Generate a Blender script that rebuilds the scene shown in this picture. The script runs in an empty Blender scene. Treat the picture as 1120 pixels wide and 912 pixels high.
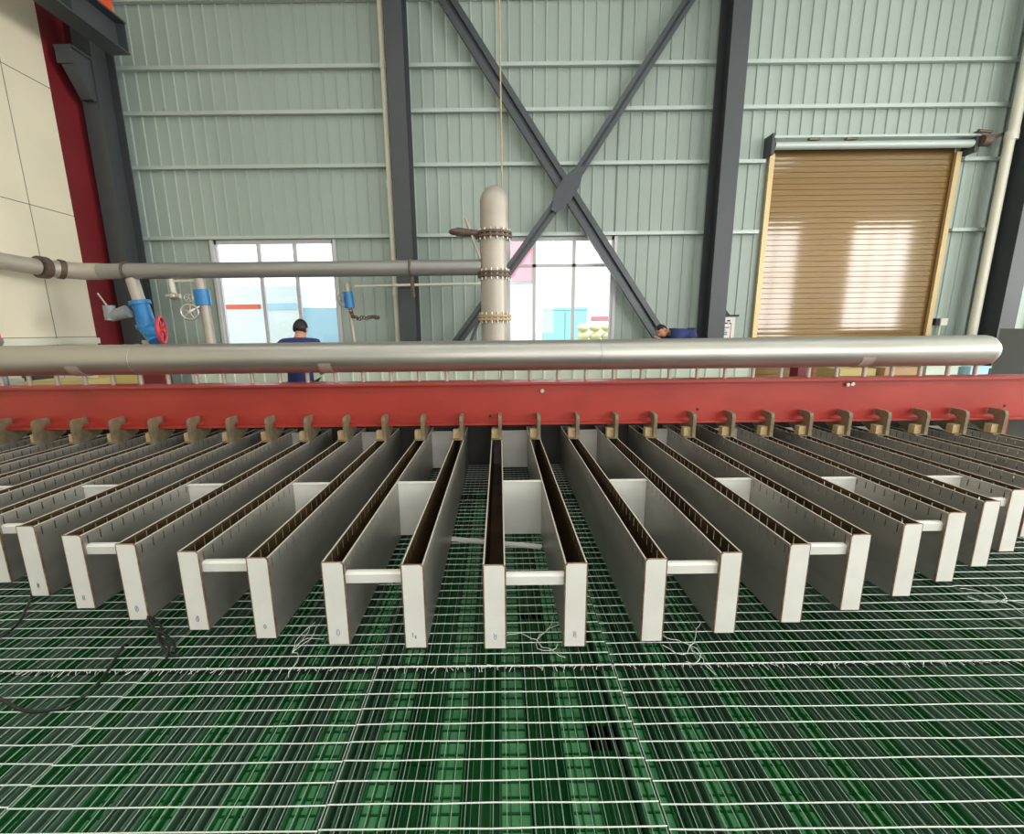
import bpy, math, random
from mathutils import Vector, Matrix
random.seed(7)
SC = bpy.context.scene
COL = SC.collection
R = math.radians

def lin(c):
    return tuple(((v/255)/12.92 if v/255 <= .04045 else ((v/255+.055)/1.055)**2.4) for v in c) + (1,)

# ------------------------------------------------------------------ camera, world, lights, exposure
ZC = 1.5
cam_data = bpy.data.cameras.new('camera')
cam = bpy.data.objects.new('camera', cam_data); COL.objects.link(cam)
cam.location = (0, 0, ZC)
PITCH, ROLL = R(11.2), R(0.63)
cam.matrix_world = (Matrix.Translation((0, 0, ZC)) @ Matrix.Rotation(R(90)-PITCH, 4, 'X') @ Matrix.Rotation(-ROLL, 4, 'Z'))
cam_data.sensor_width = 36; cam_data.lens = 480*36/1120
cam_data.shift_x = 13/1120; cam_data.clip_start = .05
SC.camera = cam

SC.view_settings.view_transform = 'Standard'; SC.view_settings.look = 'None'
SC.view_settings.gamma = 1; SC.view_settings.use_curve_mapping = False
SC.view_settings.exposure = -0.15

W = bpy.data.worlds.new('sky'); SC.world = W; W.use_nodes = True
W.node_tree.nodes['Background'].inputs[0].default_value = (.86, .94, 1, 1)
W.node_tree.nodes['Background'].inputs[1].default_value = 3.0

def sun(rot, e):
    d = bpy.data.lights.new('sun', 'SUN'); d.energy = e; d.angle = R(2); d.color = (1, .95, .88)
    o = bpy.data.objects.new('sun', d); o.rotation_euler = rot; COL.objects.link(o)
sun((R(48), 0, R(25)), 6.0)

def area(name, loc, rot, sx, sy, e, col=(1, 1, 1)):
    d = bpy.data.lights.new(name, 'AREA'); d.shape = 'RECTANGLE'; d.size = sx; d.size_y = sy
    d.energy = e; d.color = col
    o = bpy.data.objects.new(name, d); o.location = loc; o.rotation_euler = rot; COL.objects.link(o)
    return o
# translucent roof lights (daylight) and the tall windows of the opposite wall
for i, y in enumerate((-2.5, 3.2)):
    area('roof_daylight', (3, y, 8.75), (0, 0, 0), 20, 1.2, 340, (1, .985, .95))
WINX = [(-7.0, -3.6), (-.6, 3.0), (6.0, 9.6), (12.2, 15.8), (18.6, 21.7)]
area('window_or_fill_light', (25.9, 4.0, 4.2), (0, R(90), 0), 5.6, 8, 3600, (1, .97, .93))  # unseen fill lamp on the right, added to brighten the left wall
for (a, b), en in zip(WINX, (70, 300, 640, 620, 620)):
    area('window_or_fill_light', ((a+b)/2, -5.72, 3.9), (R(90), 0, 0), b-a, 5.4, en, (1, .98, .96))

# ------------------------------------------------------------------ materials
def mat(name, c, rough=.5, metal=0., var=0., scale=3., bump=0., c2=None, stretch=(1, 1, 1), coat=0., spec=.5, trans=0.):
    m = bpy.data.materials.new(name); m.use_nodes = True
    nt = m.node_tree; b = nt.nodes['Principled BSDF']
    b.inputs['Base Color'].default_value = lin(c); b.inputs['Roughness'].default_value = rough
    b.inputs['Metallic'].default_value = metal; b.inputs['Specular IOR Level'].default_value = spec
    b.inputs['Coat Weight'].default_value = coat
    if var or bump:
        tc = nt.nodes.new('ShaderNodeTexCoord'); mp = nt.nodes.new('ShaderNodeMapping')
        mp.inputs['Scale'].default_value = stretch
        n = nt.nodes.new('ShaderNodeTexNoise'); n.inputs['Scale'].default_value = scale; n.inputs['Detail'].default_value = 5
        nt.links.new(tc.outputs['Object'], mp.inputs[0]); nt.links.new(mp.outputs[0], n.inputs['Vector'])
        if var:
            r = nt.nodes.new('ShaderNodeValToRGB')
            a = lin(c); d = lin(c2) if c2 else tuple(v*(1-var) for v in a[:3])+(1,)
            r.color_ramp.elements[0].color = d; r.color_ramp.elements[0].position = .35
            r.color_ramp.elements[1].color = a; r.color_ramp.elements[1].position = .65
            nt.links.new(n.outputs['Fac'], r.inputs[0]); nt.links.new(r.outputs[0], b.inputs['Base Color'])
            mr = nt.nodes.new('ShaderNodeMapRange'); mr.inputs[3].default_value = rough*.8; mr.inputs[4].default_value = min(1, rough*1.25)
            nt.links.new(n.outputs['Fac'], mr.inputs[0]); nt.links.new(mr.outputs[0], b.inputs['Roughness'])
        if bump:
            bp = nt.nodes.new('ShaderNodeBump'); bp.inputs['Strength'].default_value = bump; bp.inputs['Distance'].default_value = .01
            nt.links.new(n.outputs['Fac'], bp.inputs['Height']); nt.links.new(bp.outputs[0], b.inputs['Normal'])
    if trans:
        t = nt.nodes.new('ShaderNodeBsdfTranslucent'); t.inputs[0].default_value = lin(c)
        mx = nt.nodes.new('ShaderNodeMixShader'); mx.inputs[0].default_value = trans
        nt.links.new(b.outputs[0], mx.inputs[1]); nt.links.new(t.outputs[0], mx.inputs[2])
        nt.links.new(mx.outputs[0], nt.nodes['Material Output'].inputs[0])
    return m

M = {}
M['cladding'] = mat('cladding', (168, 181, 172), .42, 0, .10, .8, stretch=(1, 1, .2))
M['girt'] = mat('girt', (186, 196, 190), .4, .2)
M['beige'] = mat('beige_board', (240, 228, 204), .45, 0, .06, 1.2)
M['seam'] = mat('seam', (120, 116, 104), .8)
M['darkred'] = mat('dark_red_paint', (122, 26, 34), .5, 0, .15, 2)
M['column'] = mat('column_grey', (70, 74, 77), .45, 0, .1, 2)
M['brace'] = mat('brace_grey', (70, 75, 81), .35, 0, .1, 2)
M['red'] = mat('red_oxide_paint', (176, 60, 48), .38, 0, .14, 1.6, c2=(162, 52, 44), stretch=(1, 3, 2))
M['orange'] = mat('orange_paint', (226, 84, 36), .5)
M['steel'] = mat('stainless', (176, 173, 165), .38, .65, .2, 5, stretch=(3, .35, 1.4))
M['steel_edge'] = mat('cut_edge', (214, 206, 192), .5, .35)
M['plate'] = mat('pale_plate', (236, 233, 226), .5, .1, .06, 6)  # paler and more matte than the trough sides
M['weld'] = mat('weld_heat_tint', (156, 126, 106), .5, .4, .3, 40, c2=(120, 84, 66))
M['inner_brown'] = mat('trough_inner_brown', (104, 84, 54), .45, .4, .4, 4, c2=(66, 52, 34))  # darker, browner tone for the trough insides
M['ink'] = mat('blue_ink', (70, 96, 128), .7)
M['pipe'] = mat('brushed_pipe', (184, 180, 172), .4, .8, .12, 4, stretch=(.25, 2, 2))
M['pipe2'] = mat('dull_pipe', (190, 180, 168), .5, .35, .12, 2, stretch=(.4, 2, 2))
M['greypipe'] = mat('grey_pipe', (158, 156, 152), .36, .4, .14, 2, stretch=(.4, 2, 2))
M['clamp'] = mat('cast_clamp', (140, 126, 100), .6, .2, .3, 14, c2=(112, 100, 78))
M['block'] = mat('brass_block', (196, 170, 128), .55, .1, .2, 20)
M['wire_thin'] = mat('thin_wire', (150, 166, 152), .5, .2)
M['wire'] = mat('galvanised_wire', (222, 228, 218), .45, .15)
M['green_sheet'] = mat('green_plastic_sheet', (44, 120, 66), .22, 0, .18, 3, trans=.35, stretch=(1, .3, 1))
M['green_deep'] = mat('deep_green_plastic', (8, 136, 52), .3, 0, .3, 2, trans=.25, stretch=(2, .3, 1))
M['green_sheen'] = mat('green_sheen_tint', (112, 150, 126), .25, 0, .2, 3, trans=.3, stretch=(1, .3, 1))  # grey sheen of grazing reflections is put into this sheet colour
M['green_light'] = mat('light_green_plastic', (124, 206, 144), .35, 0, .25, 7, c2=(86, 172, 108), trans=.3)
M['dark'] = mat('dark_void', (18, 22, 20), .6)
M['concrete'] = mat('concrete', (150, 150, 142), .7, 0, .15, 2)
M['white'] = mat('white_plastic', (226, 222, 204), .4)
M['winframe'] = mat('window_frame', (206, 204, 206), .4)
M['gold'] = mat('golden_slat', (122, 88, 26), .4, .25, coat=1.)
cb_ = M['gold'].node_tree.nodes['Principled BSDF']; cb_.inputs['Coat Roughness'].default_value = .07; cb_.inputs['Coat IOR'].default_value = 1.68
M['tan'] = mat('tan_rail', (206, 178, 132), .4, .3)
M['black'] = mat('black_rubber', (20, 20, 22), .5)
M['blue'] = mat('blue_enamel', (36, 126, 188), .35)
M['redwheel'] = mat('red_handwheel', (210, 62, 74), .45)
M['chrome'] = mat('bolt_steel', (196, 190, 180), .35, .8)
M['rust'] = mat('rusty_flange', (112, 92, 80), .6, .3, .3, 20)
M['navy'] = mat('navy_cloth', (38, 50, 104), .85, 0, .15, 8)
M['trouser'] = mat('dark_trouser', (34, 40, 56), .9)
M['skin'] = mat('skin', (196, 138, 112), .55)
M['hair'] = mat('black_hair', (26, 24, 26), .6)
M['carton'] = mat('yellow_carton', (206, 184, 122), .7, 0, .1, 4)
M['carton2'] = mat('brown_carton', (186, 150, 112), .7, 0, .1, 4)
M['crate'] = mat('dark_crate', (60, 58, 54), .6)
M['partition'] = mat('pale_board', (212, 220, 204), .5, 0, .05, 3)
M['cabinet'] = mat('grey_enamel', (138, 142, 144), .4)
M['paper'] = mat('white_paper', (232, 230, 224), .6)
M['teal'] = mat('teal_paint', (140, 196, 204), .5)
M['facade'] = mat('white_facade', (236, 240, 238), .6)
M['yellow'] = mat('yellow_sack', (226, 216, 166), .7)
M['pinkred'] = mat('red_banner', (222, 110, 128), .6)
M['sky_blue'] = mat('truck_blue', (176, 214, 232), .4)
def glass():
    m = bpy.data.materials.new('window_glass'); m.use_nodes = True; nt = m.node_tree
    t = nt.nodes.new('ShaderNodeBsdfTransparent'); t.inputs[0].default_value = (.95, .97, .97, 1)
    g = nt.nodes.new('ShaderNodeBsdfGlossy'); g.inputs['Roughness'].default_value = .03
    mx = nt.nodes.new('ShaderNodeMixShader'); mx.inputs[0].default_value = .05
    nt.links.new(t.outputs[0], mx.inputs[1]); nt.links.new(g.outputs[0], mx.inputs[2])
    nt.links.new(mx.outputs[0], nt.nodes['Material Output'].inputs[0])
    return m
M['glass'] = glass()

# ------------------------------------------------------------------ mesh builder
ORG = {}
class MB:
    def __init__(s): s.v = []; s.f = []; s.m = []; s.s = []
    def add(s, vs, fs, m=0, smooth=False):
        o = len(s.v); s.v += [tuple(v) for v in vs]
        for f in fs: s.f.append([i+o for i in f]); s.m.append(m); s.s.append(smooth)
    def box(s, x0, x1, y0, y1, z0, z1, m=0, T=None):
        vs = [Vector((x, y, z)) for x in (x0, x1) for y in (y0, y1) for z in (z0, z1)]
        if T is not None: vs = [T @ v for v in vs]
        s.add(vs, [(0, 1, 3, 2), (4, 6, 7, 5), (0, 4, 5, 1), (2, 3, 7, 6), (0, 2, 6, 4), (1, 5, 7, 3)], m); return s
    def bar(s, a, b, w, h, m=0, up=(0, 0, 1)):
        a = Vector(a); b = Vector(b); d = (b-a).normalized(); up = Vector(up)
        x = d.cross(up).normalized(); z = x.cross(d).normalized()
        T = Matrix.Translation(a) @ Matrix((x, d, z)).transposed().to_4x4()
        return s.box(-w/2, w/2, 0, (b-a).length, -h/2, h/2, m, T)
    def tube(s, pts, r, n=10, m=0, caps=True, smooth=True):
        pts = [Vector(p) for p in pts]; rs = r if isinstance(r, (list, tuple)) else [r]*len(pts)
        nrm = None; rings = []
        for i, p in enumerate(pts):
            t = (pts[min(i+1, len(pts)-1)]-pts[max(i-1, 0)]).normalized()
            if nrm is None:
                nrm = t.orthogonal().normalized()
            nrm = (nrm - t*nrm.dot(t)).normalized(); b = t.cross(nrm)
            rings.append([p + (nrm*math.cos(2*math.pi*k/n) + b*math.sin(2*math.pi*k/n))*rs[i] for k in range(n)])
        vs = [v for q in rings for v in q]; fs = []
        for i in range(len(rings)-1):
            for k in range(n): fs.append((i*n+k, i*n+(k+1) % n, (i+1)*n+(k+1) % n, (i+1)*n+k))
        s.add(vs, fs, m, smooth)
        if caps:
            s.add(rings[0][::-1], [tuple(range(n))], m); s.add(rings[-1], [tuple(range(n))], m)
        return s
    def lathe(s, prof, base, axis=(0, 0, 1), n=24, m=0, smooth=True):   # prof: (radius, height)
        base = Vector(base); ax = Vector(axis).normalized(); u = ax.orthogonal().normalized(); w = ax.cross(u)
        vs = []; fs = []
        for r, h in prof:
            for k in range(n):
                a = 2*math.pi*k/n; vs.append(base + ax*h + (u*math.cos(a)+w*math.sin(a))*max(r, 1e-4))
        for i in range(len(prof)-1):
            for k in range(n): fs.append((i*n+k, i*n+(k+1) % n, (i+1)*n+(k+1) % n, (i+1)*n+k))
        s.add(vs, fs, m, smooth); return s
    def prism(s, poly, axis, a0, a1, m=0):      # polygon in the two other axes (in xyz order)
        def P(u, v, a): return {'x': (a, u, v), 'y': (u, a, v), 'z': (u, v, a)}[axis]
        n = len(poly); vs = [P(u, v, a0) for u, v in poly] + [P(u, v, a1) for u, v in poly]
        s.add(vs, [tuple(range(n)), tuple(range(2*n-1, n-1, -1))] + [(i, (i+1) % n, n+(i+1) % n, n+i) for i in range(n)], m); return s
    def ball(s, c, r, n=14, m=0):
        c = Vector(c); r = r if isinstance(r, (list, tuple)) else (r, r, r)
        vs = []; fs = []; h = n//2
        for i in range(h+1):
            t = math.pi*i/h
            for k in range(n):
                a = 2*math.pi*k/n; q = max(math.sin(t), 1e-4)
                vs.append(c+Vector((r[0]*q*math.cos(a), r[1]*q*math.sin(a), r[2]*math.cos(t))))
        for i in range(h):
            for k in range(n): fs.append((i*n+k, (i+1)*n+k, (i+1)*n+(k+1) % n, i*n+(k+1) % n))
        s.add(vs, fs, m, True); return s
    def torus(s, c, R_, r, axis=(0, 0, 1), n=24, k=8, m=0):
        c = Vector(c); ax = Vector(axis).normalized(); u = ax.orthogonal().normalized(); w = ax.cross(u)
        vs = []; fs = []
        for i in range(n):
            a = 2*math.pi*i/n; d = u*math.cos(a)+w*math.sin(a)
            for j in range(k):
                b = 2*math.pi*j/k; vs.append(c+d*(R_+r*math.cos(b))+ax*r*math.sin(b))
        for i in range(n):
            for j in range(k): fs.append((i*k+j, ((i+1) % n)*k+j, ((i+1) % n)*k+(j+1) % k, i*k+(j+1) % k))
        s.add(vs, fs, m, True); return s
    def build(s, name, mats, parent=None):
        if not isinstance(mats, (list, tuple)): mats = [mats]
        if parent is None:
            xs, ys, zs = zip(*s.v); o = Vector(((min(xs)+max(xs))/2, (min(ys)+max(ys))/2, min(zs)))
        else: o = ORG[parent.name]
        me = bpy.data.meshes.new(name); me.from_pydata([Vector(v)-o for v in s.v], [], s.f)
        for x in mats: me.materials.append(x)
        me.polygons.foreach_set('material_index', s.m); me.polygons.foreach_set('use_smooth', s.s); me.update()
        import bmesh
        bm = bmesh.new(); bm.from_mesh(me); bmesh.ops.recalc_face_normals(bm, faces=bm.faces); bm.to_mesh(me); bm.free()
        ob = bpy.data.objects.new(name, me); COL.objects.link(ob)
        if parent is None: ob.location = o
        else: ob.parent = parent
        ORG[ob.name] = o
        return ob

def empty(name, loc):
    o = bpy.data.objects.new(name, None); COL.objects.link(o); o.location = loc; o.empty_display_size = .1
    ORG[o.name] = Vector(loc); return o
def tag(o, label, cat, group=None, kind=None):
    o['label'] = label; o['category'] = cat
    if group: o['group'] = group
    if kind: o['kind'] = kind
    return o
def thing(name, loc, label, cat, group=None): return tag(empty(name, loc), label, cat, group)
def struct(o): o['kind'] = 'structure'; return o
def dup(o, loc):
    c = o.copy(); COL.objects.link(c); c.location = loc
    for ch in list(o.children):
        d = ch.copy(); COL.objects.link(d); d.parent = c
        for g in list(ch.children):
            e = g.copy(); COL.objects.link(e); e.parent = d
    return c
def ordw(n): return ['', 'first', 'second', 'third', 'fourth', 'fifth', 'sixth', 'seventh', 'eighth', 'ninth', 'tenth', 'eleventh', 'twelfth',
    'thirteenth', 'fourteenth', 'fifteenth', 'sixteenth', 'seventeenth', 'eighteenth', 'nineteenth', 'twentieth', 'twenty-first', 'twenty-second'][n]

# ------------------------------------------------------------------ the hall
YW = 9.4            # cladding plane of the back wall
XL, XR = -7.48, 26.0
struct(MB().box(-9, 26, 4.9, 9.5, -.2, 0).box(-9, -5.9, -6, 4.9, -.2, 0).box(6.2, 26, -6, 4.9, -.2, 0).box(-5.9, 6.2, -6, .3, -.2, 0).build('floor', M['concrete']))
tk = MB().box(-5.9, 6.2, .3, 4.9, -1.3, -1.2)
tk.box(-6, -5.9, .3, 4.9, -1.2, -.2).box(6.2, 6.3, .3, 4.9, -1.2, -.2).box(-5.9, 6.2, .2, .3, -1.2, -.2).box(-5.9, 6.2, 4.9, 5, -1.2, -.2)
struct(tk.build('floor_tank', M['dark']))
struct(MB().box(-9, 26, -6, 9.6, 8.9, 9.0).build('ceiling', M['cladding']))
# back wall: ribbed cladding around the two windows and the roller door
WIN = [(-5.74, -3.33, 3.33), (.2, 2.34, 3.33)]
DOOR = (5.32, 8.93, 4.95)
def ribbed(mb, x0, x1, z0, z1, y):
    pitch = .235; prof = []
    k = math.floor(x0/pitch)
    pts = []
    while k*pitch < x1+pitch:
        b = k*pitch
        pts += [(b-.022, 0), (b-.012, -.022), (b+.012, -.022), (b+.022, 0)]; k += 1
    pts = [(x, d) for x, d in pts if x0 < x < x1]
    pts = [(x0, 0)] + pts + [(x1, 0)]
    n = len(pts)
    vs = [(x, y+d, z0) for x, d in pts] + [(x, y+d, z1) for x, d in pts] + [(x, y+.06, z0) for x, d in pts] + [(x, y+.06, z1) for x, d in pts]
    fs = []
    for i in range(n-1):
        fs += [(i, i+1, n+i+1, n+i), (2*n+i, 3*n+i, 3*n+i+1, 2*n+i+1), (i, 2*n+i, 2*n+i+1, i+1), (n+i, n+i+1, 3*n+i+1, 3*n+i)]
    fs += [(0, n, 3*n, 2*n), (n-1, 3*n-1, 4*n-1, 2*n-1)]
    mb.add(vs, fs)
wb = MB()
xs = [-9] + [v for w in WIN for v in w[:2]] + [DOOR[0], DOOR[1], 26]
for i in range(0, 8, 2): ribbed(wb, xs[i], xs[i+1], 0, 8.9, YW)
for a, b, zt in WIN: ribbed(wb, a, b, zt, 8.9, YW); ribbed(wb, a, b, 0, .95, YW)
ribbed(wb, DOOR[0], DOOR[1], DOOR[2], 8.9, YW)
struct(wb.build('wall_back', M['cladding']))
# other walls
lw = MB().box(XL-.2, XL, -6, 8.3, 0, 8.9)
for z in (1.46, 3.55, 5.55, 7.55): lw.box(XL, XL+.003, -6, 8.3, z-.006, z+.006, 1)
for y in (7.55, 6.35, 5.15, 3.95): lw.box(XL, XL+.003, y-.005, y+.005, 0, 8.9, 1)
struct(lw.build('wall_left', [M['beige'], M['seam']]))
struct(MB().box(XL, XL+.06, 5, 8.3, 1.34, 1.44).build('trim_1', M['white']))
struct(MB().box(26, 26.2, -6, 9.6, 0, 8.9).build('wall_right', M['cladding']))
fr = MB().box(25.96, 25.99, 0, 8, 1.4, 7.0, 1)
for y in (0, 2, 4, 6, 8): fr.box(25.8, 25.95, y-.04, y+.04, 1.4, 7.0)
for z in (1.4, 4.2, 7.0): fr.box(25.8, 25.95, 0, 8, z-.04, z+.04)
struct(fr.build('window_8', [M['winframe'], M['facade']]))  # out-of-view frame added around the right-hand fill lamp
rw = MB().box(-9, 26, -6, -5.8, 0, 1.1).box(-9, 26, -6, -5.8, 6.7, 8.9)
ex = [-9] + [v for w in WINX for v in w] + [26]
for i in range(0, len(ex), 2): rw.box(ex[i], ex[i+1], -6, -5.8, 1.1, 6.7)
struct(rw.build('wall_rear', M['cladding']))
for k, (a, b) in enumerate(WINX):
    fr = MB().box(a, b, -5.9, -5.86, 1.1, 6.7, 1)
    for x in (a, a+(b-a)/3, a+2*(b-a)/3, b): fr.box(x-.04, x+.04, -5.8, -5.66, 1.1, 6.7)
    for z in (1.1, 3.9, 6.7): fr.box(a, b, -5.8, -5.66, z-.04, z+.04)
    struct(fr.build('window_%d' % (k+3), [M['winframe'], M['facade']]))
struct(MB().box(-5.9, 6.2, 4.80, 4.84, -.19, .52).build('trim_7', M['crate']))  # dark plate added so the gaps behind the clamps look black
# wall girts
for k, (z, segs) in enumerate([(6.36, [(-9, 26)]), (5.6, [(-9, 26)]), (4.66, [(-9, 5.2), (9.05, 26)]), (3.37, [(-9, 5.2), (9.05, 26)]), (7.45, [(-9, 26)])]):
    g = MB()
    for a, b in segs: g.box(a, b, 9.28, 9.375, z-.024, z+.03).box(a, b, 9.28, 9.285, z-.034, z-.024)
    struct(g.build('trim_%d' % (k+2), M['girt']))
# windows in the back wall
def window(n, a, b, zt, mull, trans):
    e = struct(empty('window_%d' % n, ((a+b)/2, YW, .95)))
    f = MB(); t = .045
    f.box(a-.06, a, 9.33, 9.44, .9, zt).box(b, b+.06, 9.33, 9.44, .9, zt)
    f.box(a, a+t, 9.38, 9.44, .95, zt).box(b-t, b, 9.38, 9.44, .95, zt).box(a, b, 9.38, 9.44, zt-.07, zt).box(a, b, 9.32, 9.44, .9, .98)
    for x in mull: f.box(x-.035, x+.035, 9.385, 9.435, .95, zt)
    f.box(a, b, 9.385, 9.435, trans-.03, trans+.03)
    f.build('window_frame', M['winframe'], e)
    MB().box(a+.01, b-.01, 9.405, 9.41, .97, zt-.02).build('pane', M['glass'], e)
window(1, *WIN[0], (-4.86, -4.13), 2.72)
window(2, *WIN[1], (.73, 1.54), 2.78)
# roller door
dr = struct(empty('door_1', (7.1, 9.3, 0)))
sl = MB(); a, b = DOOR[0]+.02, DOOR[1]-.02; z = 0
while z < 4.75:
    h = .104
    pr = []
    for q in range(7):
        t = q/6; pr.append((9.36-.0004*math.sin(math.pi*t), z+h*t*.9))
    pr.append((9.372, z+h*.92)); pr.append((9.372, z+h))
    n = len(pr)
    vs = [(a, y, zz) for y, zz in pr]+[(b, y, zz) for y, zz in pr]
    fs = [(i, i+1, n+i+1, n+i) for i in range(n-1)]
    sl.add(vs[:], fs[:6], 0, True); sl.add(vs[:], fs[6:], 1)
    z += h
sl.box(a, b, 9.373, 9.39, 0, 4.9, 1)
sl.build('shutter', [M['gold'], mat('slat_gap', (96, 72, 36), .5, .5)], dr)
for x in (DOOR[0], DOOR[1]): MB().box(x-.05, x+.045, 9.28, 9.34, 0, 4.78).build('guide_rail', M['tan'], dr)
MB().tube([(DOOR[0]-.05, 9.18, 4.88), (DOOR[1]+.1, 9.18, 4.88)], .07, 16).box(DOOR[0]-.1, DOOR[1]+.2, 9.1, 9.38, 4.99, 5.03).build('roller_hood', M['girt'], dr)
for x in (DOOR[0]-.1, DOOR[1]+.14): MB().box(x-.03, x+.03, 9.12, 9.38, 4.72, 5.08).build('end_bracket', M['column'], dr)
MB().tube([(DOOR[1]+.18, 9.1, 4.9), (DOOR[1]+.34, 9.1, 4.9)], .1, 14).bar((DOOR[1]+.25, 9.2, 4.92), (9.62, 9.2, 5.05), .06, .06).tube([(DOOR[1]+.3, 9.05, 5.03), (DOOR[1]+.05, 9.05, 5.05)], .03).build('motor', M['rust'], dr)
for x in (6.0, 6.7): MB().box(x-.1, x+.1, 9.12, 9.2, 4.96, 5.0).build('hood_clip', M['clamp'], dr)

# ------------------------------------------------------------------ steel frame
def column(x0, x1, label, z1=8.9):
    e = thing('steel_column', ((x0+x1)/2, 9.0, 0), label, 'column', 'dark grey steel columns')
    xm = (x0+x1)/2
    MB().box(x0, x1, 8.75, 8.77, 0, z1).box(x0, x1, 9.24, 9.26, 0, z1).box(xm-.012, xm+.012, 8.77, 9.24, 0, z1).build('column_shaft', M['column'], e)
    MB().box(x0-.03, x1+.03, 8.72, 9.26, 0, .025).build('base_plate', M['column'], e)
    return e
cL = column(-7.36, -7.06, 'dark grey steel column beside the dark red pillar')
MB().prism([(8.38, 5.98), (8.38, 6.2), (8.75, 6.2), (8.75, 5.55), (8.66, 5.55)], 'x', -7.3, -7.1).box(-7.36, -7.06, 8.37, 8.75, 6.2, 6.24).box(-7.34, -7.08, 8.36, 8.39, 5.96, 6.2).build('corbel', M['column'], cL)
column(-1.92, -1.62, 'dark grey steel column between the two windows')
column(4.09, 4.41, 'dark grey steel column left of the golden roller door')
column(9.78, 10.1, 'dark grey steel column right of the roller door at the picture edge')
tag(MB().box(-8.0, XL, 8.3, 8.93, 0, 8.9).build('red_pillar', M['darkred']), 'dark red painted pillar beside the beige board wall', 'pillar')
cb = thing('crane_beam', (-6.45, 5, 6.2), 'dark grey crane runway beam on the corbel at top left', 'beam')
MB().box(-6.62, -6.28, 1, 8.62, 6.2, 6.225).box(-6.62, -6.28, 1, 8.62, 6.66, 6.69).box(-6.46, -6.44, 1, 8.62, 6.225, 6.66).build('girder', M['column'], cb)
for y in (8.6, 7.6, 6.6, 5.6): MB().box(-6.61, -6.29, y-.008, y+.008, 6.226, 6.659).build('stiffener', M['column'], cb)
tag(MB().box(-6.42, -6.29, 1, 8.45, 6.69, 6.71).box(-6.37, -6.34, 1, 8.45, 6.71, 6.9).box(-6.40, -6.31, 1, 8.45, 6.9, 6.96).build('crane_rail', M['orange']), 'orange rail lying on top of the grey crane beam', 'rail')
# the cross brace
br = thing('cross_brace', (1.32, 9.05, 1.4), 'dark grey X brace with centre gusset across the wall bay', 'brace')
G = Vector((1.32, 9.05, 4.1))
for tgt, deep in (((-1.6, 9.05, 8.3), 0), ((4.08, 9.05, 8.15), 0), ((4.0, 9.05, .28), 1), ((-1.6, 9.05, .3), 0)):
    t = Vector(tgt); d = (t-G).normalized(); n = d.cross(Vector((0, 1, 0)))
    a = MB(); thick = (t.x-G.x)*(t.z-G.z) < 0; o_, b_ = (.085, .1) if thick else (.06, .075)
    a.bar(G+d*.1+n*o_, t+n*o_, b_, b_, 0, (0, 1, 0)).bar(G+d*.1-n*o_, t-n*o_, b_, b_, 0, (0, 1, 0))
    a.bar(G+d*.1+Vector((0, .035, 0)), t+Vector((0, .035, 0)), .1, .012, 0, (0, 1, 0))
    a.build('brace_arm', M['brace'], br)
gp = MB(); gu, gv = (.545, .838), (.838, -.545)
gp.prism([(G.x+gu[0]*p+gv[0]*q, G.z+gu[1]*p+gv[1]*q) for p, q in ((-.47, -.06), (-.47, .06), (-.12, .17), (.14, .17), (.47, .06), (.47, -.06), (.14, -.17), (-.12, -.17))], 'y', 8.96, 8.985)
gp.build('gusset_plate', M['brace'], br)
# white rain pipes
dp = thing('downpipe', (-2.05, 9.15, 0), 'cream downpipe running down beside the column between the windows', 'pipe', 'cream downpipes')
MB().tube([(-2.06, 9.1, 0), (-2.06, 9.1, 8.8)], .055, 12).build('tube', M['white'], dp)
for z in (2.2, 4.2, 6.2): MB().tube([(-2.06, 9.1, z), (-2.06, 9.1, z+.12)], .066, 12).build('pipe_joint', M['white'], dp)
dp = thing('downpipe', (9.62, 9.15, 0), 'cream downpipe at the far right beside the dark edge column', 'pipe', 'cream downpipes')
MB().tube([(9.6, 9.05, 0), (9.6, 9.05, 4.95)], .075, 12).tube([(9.64, 9.05, 4.95), (9.64, 9.05, 8.8)], .08, 12).build('tube', M['white'], dp)
MB().tube([(9.62, 9.05, 4.88), (9.62, 9.05, 5.04)], .1, 12).build('pipe_joint', M['white'], dp)

# ------------------------------------------------------------------ pipework at the back
VX, VY, VR = -.06, 7.45, .225
vp = thing('vertical_pipe', (VX, VY, 0), 'tall pale upright pipe with domed top and bolted flanges', 'pipe')
MB().tube([(VX-.02, VY, 0), (VX-.02, VY, 2.98)], VR*.95, 32, caps=False).build('lower_pipe', M['pipe2'], vp)
pr = [(VR, 2.98), (VR, 3.45)] + [(VR*math.cos(R(a)), 3.45+.27*math.sin(R(a))) for a in (15, 30, 45, 60, 75, 90)]
MB().lathe(pr, (VX, VY, 0), n=32).build('domed_top', M['pipe2'], vp)
for z, mm, rr in ((2.98, 'rust', .29), (2.38, 'rust', .27), (1.7, 'block', .28)):
    fl = MB().tube([(VX-.01, VY, z-.045), (VX-.01, VY, z-.008)], rr, 32, smooth=False).tube([(VX-.01, VY, z+.008), (VX-.01, VY, z+.045)], rr, 32, smooth=False).build('flange', M[mm], vp)
    bo = MB()
    for k in range(16):
        a = 2*math.pi*(k+.5)/16; x, y = VX-.01+(rr-.035)*math.cos(a), VY+(rr-.035)*math.sin(a)
        bo.tube([(x, y, z-.085), (x, y, z+.085)], .016, 6)
    bo.build('flange_bolts', M['chrome'], fl)
lv = MB().tube([(VX-.26, VY-.1, 3.0), (VX-.6, VY-.12, 3.02)], [.05, .07], 10).ball((VX-.6, VY-.12, 3.02), (.12, .1, .05))
lv.build('valve_lever', M['rust'], vp)
MB().tube([(VX-.45, VY-.12, 3.22), (VX-.36, VY-.12, 2.98), (VX-.23, VY-.1, 2.62)], .022, 8).build('stay_rod', M['pipe2'], vp)
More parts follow.
